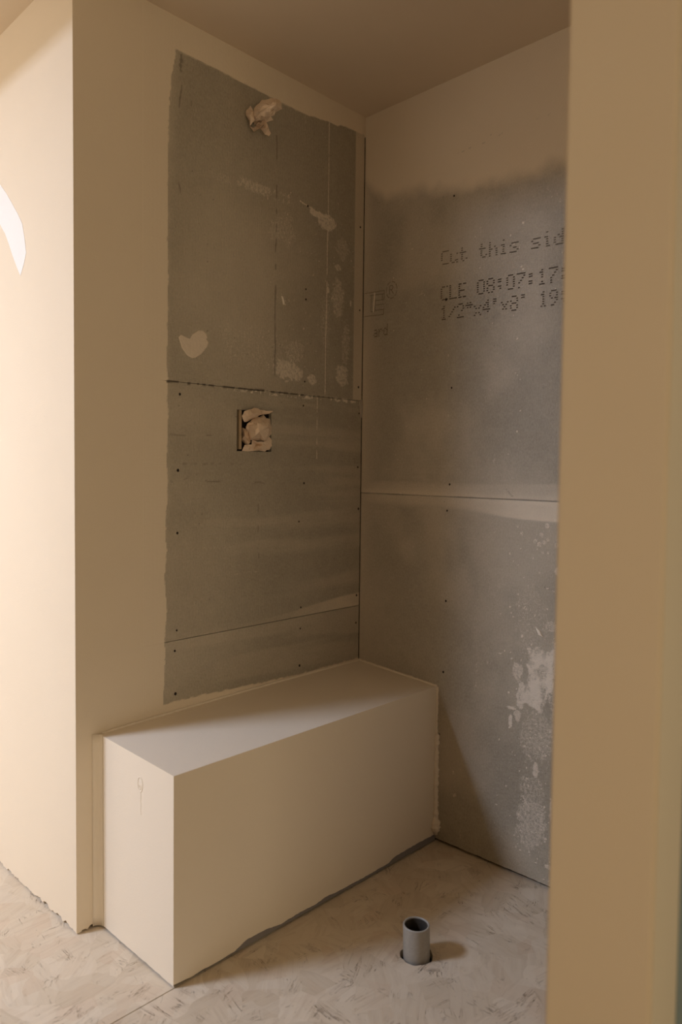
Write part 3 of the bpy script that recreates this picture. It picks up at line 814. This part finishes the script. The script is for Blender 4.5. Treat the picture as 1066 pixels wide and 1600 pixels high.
PAPER = {
    'SH_BULB': (15, [[0.03,-0.484,2.0727],[0.04,-0.4785,2.0861],[0.06,-0.4769,2.0943],[0.075,-0.4712,2.0959],[0.09,-0.4563,2.0968],[0.1,-0.4511,2.0922],[0.105,-0.4472,2.085],[0.105,-0.447,2.0688],[0.095,-0.4557,2.0609],[0.075,-0.457,2.0536],[0.065,-0.4437,2.0528],[0.055,-0.4539,2.0507],[0.05,-0.459,2.0549],[0.035,-0.4672,2.049],[0.03,-0.477,2.0525],[0.075,-0.498,2.0528],[0.1,-0.4964,2.0535],[0.07,-0.4871,2.0498],[0.08,-0.484,2.0441],[0.11,-0.4914,2.0604],[0.098,-0.4721,2.0579],[0.122,-0.4813,2.06],[0.106,-0.4857,2.0554],[0.1,-0.4692,2.0565],[0.115,-0.4731,2.0756],[0.092,-0.4783,2.0474],[0.085,-0.4974,2.065],[0.112,-0.4612,2.0639]],
        [[11,10,9],[15,1,0],[0,14,15],[17,13,12],[17,14,13],[17,15,14],[17,16,15],[18,11,9],[18,12,11],[18,17,12],[16,17,18],[19,4,3],[19,3,2],[22,19,16],[20,21,22],[22,21,19],[23,9,8],[23,21,20],[24,5,4],[4,19,24],[19,21,24],[24,6,5],[24,21,6],[16,18,25],[25,18,9],[20,22,25],[25,22,16],[25,23,20],[9,23,25],[26,2,1],[1,15,26],[15,16,26],[16,19,26],[26,19,2],[27,7,6],[6,21,27],[27,8,7],[21,23,27],[27,23,8]]),
    'SH_COLL': (7, [[0.004,-0.4836,2.084],[0.02,-0.4828,2.0904],[0.03,-0.4863,2.0771],[0.036,-0.4842,2.0619],[0.036,-0.4823,2.0478],[0.02,-0.4847,2.0382],[0.006,-0.4885,2.0685],[0.036,-0.4978,2.0571]],
        [[2,1,0],[7,2,0],[7,3,2],[0,6,7],[7,4,3],[7,5,4],[7,6,5]]),
    'SH_FOLD': (8, [[0.016,-0.4815,2.0397],[0.01,-0.4651,2.0317],[0.022,-0.4518,2.0441],[0.04,-0.4483,2.0537],[0.05,-0.4585,2.0534],[0.046,-0.4717,2.0422],[0.04,-0.4782,2.0401],[0.03,-0.4813,2.0283],[0.02,-0.4664,2.0427],[0.03,-0.4562,2.0483]],
        [[3,4,5],[0,1,7],[1,2,7],[2,6,8],[8,7,2],[2,3,9],[3,5,9],[5,6,9],[9,6,2]]),
    'SH_FLAP': (7, [[0.016,-0.4492,2.0437],[0.03,-0.4492,2.0481],[0.045,-0.4489,2.0522],[0.05,-0.4448,2.0362],[0.046,-0.4367,2.0261],[0.04,-0.4374,2.0214],[0.026,-0.4363,2.0307],[0.048,-0.4536,2.0338]],
        [[6,4,3],[6,5,4],[7,2,1],[7,3,2],[7,1,0],[0,6,7],[7,6,3]]),
    'VA_TOP': (12, [[0.004,-0.4937,1.2573],[0.01,-0.4912,1.2687],[0.016,-0.4792,1.275],[0.016,-0.4623,1.2821],[0.02,-0.4398,1.2778],[0.02,-0.4223,1.2749],[0.03,-0.4025,1.2751],[0.022,-0.4107,1.2686],[0.024,-0.4386,1.2631],[0.016,-0.4535,1.2541],[0.004,-0.4736,1.2418],[-0.0,-0.4831,1.2423],[0.036,-0.4827,1.2613],[0.034,-0.4556,1.2667],[0.022,-0.4881,1.2551]],
        [[7,6,5],[8,5,4],[8,7,5],[12,3,2],[13,8,4],[13,9,8],[13,4,3],[3,12,13],[13,12,9],[14,11,10],[0,11,14],[14,1,0],[14,2,1],[14,12,2],[14,10,9],[9,12,14]]),
    'VA_MID': (12, [[0.008,-0.483,1.2231],[0.01,-0.4763,1.2383],[0.012,-0.4652,1.2472],[0.014,-0.4519,1.2544],[0.016,-0.4276,1.2626],[0.012,-0.4021,1.2531],[0.008,-0.3868,1.2321],[0.006,-0.3898,1.2114],[0.006,-0.4086,1.1909],[0.012,-0.4367,1.192],[0.01,-0.4674,1.1936],[0.008,-0.4766,1.2119],[0.05,-0.477,1.2368],[0.056,-0.465,1.2312],[0.052,-0.4455,1.2265],[0.04,-0.4267,1.2242],[0.036,-0.4296,1.1958],[0.036,-0.4824,1.2233],[0.06,-0.4787,1.2115],[0.03,-0.4794,1.1961],[0.03,-0.4322,1.1934],[0.034,-0.4425,1.2493],[0.016,-0.4768,1.2298],[0.024,-0.4685,1.2365]],
        [[12,3,2],[14,6,5],[15,7,6],[6,14,15],[16,8,7],[7,15,16],[18,14,13],[18,15,14],[18,16,15],[18,13,12],[12,17,18],[19,10,9],[9,18,19],[19,11,10],[19,17,11],[19,18,17],[20,9,8],[8,16,20],[16,18,20],[20,18,9],[21,4,3],[3,12,21],[21,5,4],[12,13,21],[13,14,21],[21,14,5],[22,1,0],[0,11,22],[11,17,22],[23,12,2],[23,17,12],[23,2,1],[1,22,23],[23,22,17]]),
    'VA_LEFT': (9, [[-0.01,-0.4835,1.2255],[0.0,-0.4819,1.2227],[0.01,-0.4803,1.2166],[0.01,-0.4718,1.2037],[0.008,-0.4662,1.1866],[0.01,-0.4779,1.1786],[-0.006,-0.4779,1.179],[-0.02,-0.4785,1.1877],[-0.014,-0.4823,1.2057],[0.012,-0.4902,1.2027]],
        [[8,1,0],[9,4,3],[9,5,4],[9,6,5],[9,7,6],[9,2,1],[1,8,9],[9,3,2],[9,8,7]]),
    'VA_LOW': (13, [[0.0,-0.4914,1.1623],[0.01,-0.4885,1.1765],[0.014,-0.4706,1.1796],[0.02,-0.4713,1.1918],[0.024,-0.4553,1.1891],[0.024,-0.4336,1.1884],[0.016,-0.405,1.2035],[0.012,-0.3959,1.1939],[0.012,-0.3924,1.1783],[0.012,-0.3991,1.175],[0.012,-0.4035,1.1677],[0.006,-0.4139,1.1623],[0.004,-0.4559,1.1629],[0.004,-0.4431,1.1802],[0.022,-0.4362,1.18],[0.024,-0.4465,1.1695],[0.012,-0.4795,1.1677]],
        [[7,6,5],[9,7,5],[9,8,7],[13,3,2],[13,4,3],[2,12,13],[14,9,5],[14,10,9],[14,11,10],[14,5,4],[4,13,14],[15,12,11],[15,13,12],[15,14,13],[11,14,15],[16,1,0],[0,12,16],[16,2,1],[16,12,2]]),
}
def paper(name, key, parent, mat, base=None, shrink=0.6, thick=0.0012, seed=0, amp=0.0028, back=None, off=0.0):
    n, V, F = PAPER[key]
    bm = bmesh.new()
    V = [Vector(v) + Vector((off, 0, 0)) for v in V]
    vs = [bm.verts.new(v) for v in V]
    for f in F:
        try: bm.faces.new([vs[i] for i in f])
        except ValueError: pass
    if back is not None:                        # close the wad towards what it is wrapped around
        b = Vector(back)
        mid = sum((V[i] for i in range(n)), Vector()) / n
        bv = [bm.verts.new((b.x, b.y + (V[i].y - mid.y) * shrink, b.z + (V[i].z - mid.z) * shrink)) for i in range(n)]
        for i in range(n):
            j = (i + 1) % n
            bm.faces.new((vs[j], vs[i], bv[i], bv[j]))
        bm.faces.new(bv)
    bmesh.ops.recalc_face_normals(bm, faces=bm.faces)
    bmesh.ops.triangulate(bm, faces=bm.faces[:])
    bmesh.ops.subdivide_edges(bm, edges=bm.edges[:], cuts=1, use_grid_fill=True)
    rs = random.Random(seed)
    bm.normal_update()
    for v in bm.verts:
        v.co += v.normal * rs.uniform(-amp, amp)
    o = bm_obj(name, bm, mat, parent)
    if back is None:
        md = o.modifiers.new('sheet', 'SOLIDIFY'); md.thickness = thick; md.offset = -1
    return o

def empty(name, loc):
    o = bpy.data.objects.new(name, None); o.empty_display_size = 0.05
    COL.objects.link(o); o.location = loc
    return o
def adopt(parent, child):
    child.parent = parent
    child.matrix_parent_inverse = Matrix.Translation(-Vector(parent.location))

bpy.context.view_layer.update()
sh = tag(empty('paper_wrapped_shower', (0.0, -0.455, 2.065)), 'shower head stub wrapped in crumpled tan masking paper near the ceiling', 'shower head')
for nm, key, mt, kw in (('paper_hood', 'SH_BULB', M_PAPER, dict(back=(0.006, -0.455, 2.066), shrink=0.5, seed=1)),
                        ('paper_collar', 'SH_COLL', M_PAPER, dict(seed=2, off=0.001)), ('paper_fold', 'SH_FOLD', M_PAPER2, dict(seed=3, off=0.001)),
                        ('paper_flap', 'SH_FLAP', M_PAPER, dict(seed=4))):
    adopt(sh, paper(nm, key, None, mt, **kw))
va = tag(empty('wrapped_shower_valve', (0.0, -0.447, 1.22)), 'shower valve wadded with tan paper inside a square wall cut-out', 'shower valve')
for nm, key, mt, kw in (('paper_wad', 'VA_MID', M_PAPER, dict(back=(-0.010, -0.437, 1.222), shrink=0.85, seed=5)),
                        ('paper_sheet', 'VA_TOP', M_PAPER, dict(seed=6)), ('paper_sheet', 'VA_LEFT', M_PAPER2, dict(seed=7)),
                        ('paper_sheet', 'VA_LOW', M_PAPER, dict(seed=8))):
    adopt(va, paper(nm, key, None, mt, **kw))

# ------------------------------------------------------------------ built-in bench
WB, LB = 0.3188, 0.9181
bench = tag(empty('shower_bench', (WB / 2, -LB / 2, 0)), 'long beige painted built-in bench with a slightly sloping top', 'bench')
def bench_top(x, y):
    # corner heights: back right, front right, back left, front left
    t = -y / LB; s = x / WB
    return (0.4933 * (1 - s) + 0.4714 * s) * (1 - t) + (0.4688 * (1 - s) + 0.4590 * s) * t + 0.004 * math.sin(math.pi * t) * (1 - s)
bm = bmesh.new()
nx, ny = 8, 20
def grid(fn, na, nb):
    g = [[bm.verts.new(fn(i / na, j / nb)) for j in range(nb + 1)] for i in range(na + 1)]
    for i in range(na):
        for j in range(nb):
            bm.faces.new((g[i][j], g[i + 1][j], g[i + 1][j + 1], g[i][j + 1]))
XB, YB = 0.0012, -0.0012
def bx(s): return XB + (WB - XB) * s
def by(t): return YB + (-LB - YB) * t
def wob(k): return 0.0035 + 0.005 * float(np.clip(fbm(k * 38, 1.7, 4, 6) * 2 - 0.7, 0, 1))
grid(lambda s, t: (bx(s), by(t), bench_top(bx(s), by(t))), nx, ny)                                             # top
grid(lambda a, b: (WB, by(b), bench_top(WB, by(b)) * a + (1 - a) * wob(b)), 6, 60)                              # front
grid(lambda a, b: (bx(b), -LB, bench_top(bx(b), -LB) * a + (1 - a) * (0.002 + 0.5 * wob(b + 3))), 6, 30)        # near end
grid(lambda a, b: (bx(b), YB, bench_top(bx(b), YB) * a + (1 - a) * 0.003), 2, 4)                                # far end
grid(lambda a, b: (XB, by(b), bench_top(XB, by(b)) * a + (1 - a) * 0.003), 2, 20)                               # back
bmesh.ops.remove_doubles(bm, verts=bm.verts, dist=0.0006)
bmesh.ops.recalc_face_normals(bm, faces=bm.faces)
be = [e for e in bm.edges if len(e.link_faces) == 2 and e.calc_face_angle(0) > 1.2 and (e.verts[0].co.x > WB - 0.001 and e.verts[1].co.x > WB - 0.001 or (e.verts[0].co.y < -LB + 0.001 and e.verts[1].co.y < -LB + 0.001))]
bmesh.ops.bevel(bm, geom=be, offset=0.0022, segments=2, affect='EDGES')
body = bm_obj('bench_body', bm, M_BENCH)
adopt(bench, body)
# dark plinth so that the gap under the skin shows no daylight
adopt(bench, box('bench_frame', 0.012, WB - 0.012, -LB + 0.012, -0.012, 0.0005, 0.05, M_CORE))

def bead(name, path, radii, mat, parent, seed=0, seg=7):
    """lumpy bead of compound along a path"""
    rs = random.Random(seed)
    bm = bmesh.new(); rings = []
    for i, p in enumerate(path):
        p = Vector(p)
        d = (Vector(path[min(i + 1, len(path) - 1)]) - Vector(path[max(i - 1, 0)])).normalized()
        a = d.orthogonal().normalized(); b = d.cross(a)
        r = radii[i] if isinstance(radii, (list, tuple)) else radii
        rings.append([bm.verts.new(p + (a * math.cos(6.2832 * k / seg) + b * math.sin(6.2832 * k / seg)) * r * rs.uniform(0.75, 1.25)) for k in range(seg)])
    for A, B in zip(rings[:-1], rings[1:]):
        for k in range(seg):
            bm.faces.new((A[k], A[(k + 1) % seg], B[(k + 1) % seg], B[k]))
    bm.faces.new(rings[0]); bm.faces.new(rings[-1])
    bmesh.ops.recalc_face_normals(bm, faces=bm.faces)
    o = bm_obj(name, bm, mat, None, smooth=True)
    adopt(parent, o)
    return o
rs = random.Random(5)
# ragged bead down the bench front where it meets the back wall
n = 90; path = []; rad = []
for i in range(n + 1):
    z = 0.470 * (1 - i / n) + 0.022 * i / n
    low = 1 if z < 0.33 else 0
    path.append((WB + 0.001 + (0.0025 * rs.random() if low else 0), -0.0015, z))
    r = 0.0035 + (0.0030 + 0.0040 * rs.random() if low else 0.0008 * rs.random())
    if z < 0.075: r += 0.009 * math.sin(math.pi * min(1, (0.075 - z) / 0.05))
    rad.append(r)
bead('joint_bead', path, rad, M_BENCH, bench, 1)
# bead along the top edges against both walls
path = []; rad = []
for i in range(61):
    x = WB * i / 60
    path.append((x, -0.002, bench_top(x, 0) + 0.0005)); rad.append(0.0030 + 0.0022 * rs.random())
bead('joint_bead', path, rad, M_BENCH, bench, 2)
path = []; rad = []
for i in range(121):
    y = -0.002 - (LB - 0.01) * i / 120
    path.append((0.002, y, bench_top(0, y) + 0.0005)); rad.append(0.0032 + 0.0022 * rs.random())
bead('joint_bead', path, rad, M_BENCH, bench, 3)
# cove where the near end of the bench meets the wall
V, F = [], []
NZ, NA = 20, 6
R = 0.018
for i in range(NZ + 1):
    z = 0.004 + (bench_top(0, -LB) + 0.002 - 0.004) * i / NZ
    for k in range(NA + 1):
        a = math.pi / 2 * k / NA
        V.append((R - R * math.sin(a) + 0.0002, -LB - R + R * math.cos(a) - 0.0002, z))
for i in range(NZ):
    for k in range(NA):
        a = i * (NA + 1) + k
        F.append((a, a + 1, a + NA + 2, a + NA + 1))
cv = mesh_from('corner_cove', V, F, M_BENCH, None, smooth=True)
md = cv.modifiers.new('t', 'SOLIDIFY'); md.thickness = 0.001
adopt(bench, cv)
# grey membrane strip showing below the bench front, with a torn upper edge
TOPZ = [(0.0, 0.020), (-0.10, 0.021), (-0.19, 0.019), (-0.215, 0.011), (-0.30, 0.009), (-0.42, 0.011), (-0.46, 0.015), (-0.50, 0.010), (-0.56, 0.012), (-0.62, 0.009),
        (-0.66, 0.017), (-0.72, 0.018), (-0.755, 0.006), (-0.80, 0.004), (-0.90, 0.002)][::-1]
V, F = [], []
NS = 110
for i in range(NS + 1):
    y = -0.004 - 0.86 * i / NS
    zt = float(np.interp(y, [p[0] for p in TOPZ], [p[1] for p in TOPZ])) + rs.uniform(-0.0008, 0.0008)
    zt = max(zt, 0.0045)
    V += [(WB + 0.0008, y, 0.0035), (WB + 0.0012, y, zt), (WB - 0.0008, y, zt), (WB - 0.0008, y, 0.0035)]
for i in range(NS):
    a, b = 4 * i, 4 * i + 4
    F += [(a, b, b + 1, a + 1), (a + 1, b + 1, b + 2, a + 2), (a + 3, a + 2, b + 2, b + 3), (a, a + 3, b + 3, b)]
F += [(0, 1, 2, 3), (4 * NS + 3, 4 * NS + 2, 4 * NS + 1, 4 * NS)]
st = mesh_from('membrane_strip', V, F, M_GREY)
st['label'] = 'torn grey membrane strip along the bench foot'
adopt(bench, st)
# ring-shaped paint blister with a drip on the near end
def torus(bm, c, r, a, b, n=20, m=6):
    R_ = []
    for i in range(n):
        t = 2 * math.pi * i / n
        R_.append([bm.verts.new((c[0] + (a + r * math.cos(2 * math.pi * k / m)) * math.cos(t), c[1] - r * 0.6 * math.sin(2 * math.pi * k / m), c[2] + (b + r * math.cos(2 * math.pi * k / m)) * math.sin(t))) for k in range(m)])
    for i in range(n):
        for k in range(m):
            bm.faces.new((R_[i][k], R_[i][(k + 1) % m], R_[(i + 1) % n][(k + 1) % m], R_[(i + 1) % n][k]))
bm = bmesh.new()
torus(bm, (0.186, -LB, 0.402), 0.0018, 0.0100, 0.0165)
torus(bm, (0.186, -LB, 0.396), 0.0016, 0.0040, 0.0050, 12)
for k in range(9):
    z = 0.381 - 0.0055 * k
    torus(bm, (0.188 + 0.001 * math.sin(k * 1.7), -LB, z), 0.0010, 0.0016, 0.0022, 8, 5)
bmesh.ops.recalc_face_normals(bm, faces=bm.faces)
adopt(bench, bm_obj('paint_blister', bm, M_BENCH, smooth=True))

# ------------------------------------------------------------------ drain pipe stub
PZ = 0.075
pipe = tag(empty('drain_pipe', (PIPE[0], PIPE[1], 0)), 'short grey plastic drain pipe stub rising through a round floor hole', 'pipe')
RO, RI = 0.0305, 0.0262
bm = bmesh.new(); n = 48
prof = [(RO, -0.099), (RO, PZ - 0.0012), (RO - 0.0010, PZ), (RI + 0.0008, PZ), (RI, PZ - 0.001), (RI, PZ - 0.004)]
tilt = Vector((0.0015, -0.0045)) / PZ
rings = []
for r, z in prof:
    rings.append([bm.verts.new((PIPE[0] + tilt.x * z + r * math.cos(6.28318530718 * i / n), PIPE[1] + tilt.y * z + r * math.sin(6.28318530718 * i / n), z)) for i in range(n)])
for A, B in zip(rings[:-1], rings[1:]):
    for i in range(n):
        bm.faces.new((A[i], A[(i + 1) % n], B[(i + 1) % n], B[i]))
bmesh.ops.recalc_face_normals(bm, faces=bm.faces)
o = bm_obj('pipe_tube', bm, M_PVC, smooth=True); adopt(pipe, o)
md = o.modifiers.new('e', 'EDGE_SPLIT'); md.split_angle = 0.6
bm = bmesh.new()
rings = []
for r, z in ((RI, PZ - 0.0035), (RI - 0.0002, -0.06)):
    rings.append([bm.verts.new((PIPE[0] + tilt.x * z + r * math.cos(6.28318530718 * i / n), PIPE[1] + tilt.y * z + r * math.sin(6.28318530718 * i / n), z)) for i in range(n)])
for i in range(n):
    bm.faces.new((rings[0][(i + 1) % n], rings[0][i], rings[1][i], rings[1][(i + 1) % n]))
bm.faces.new(rings[1])
o = bm_obj('pipe_bore', bm, M_BORE, smooth=True); adopt(pipe, o)
o['label'] = 'inside of the pipe, coloured dark for its shade'
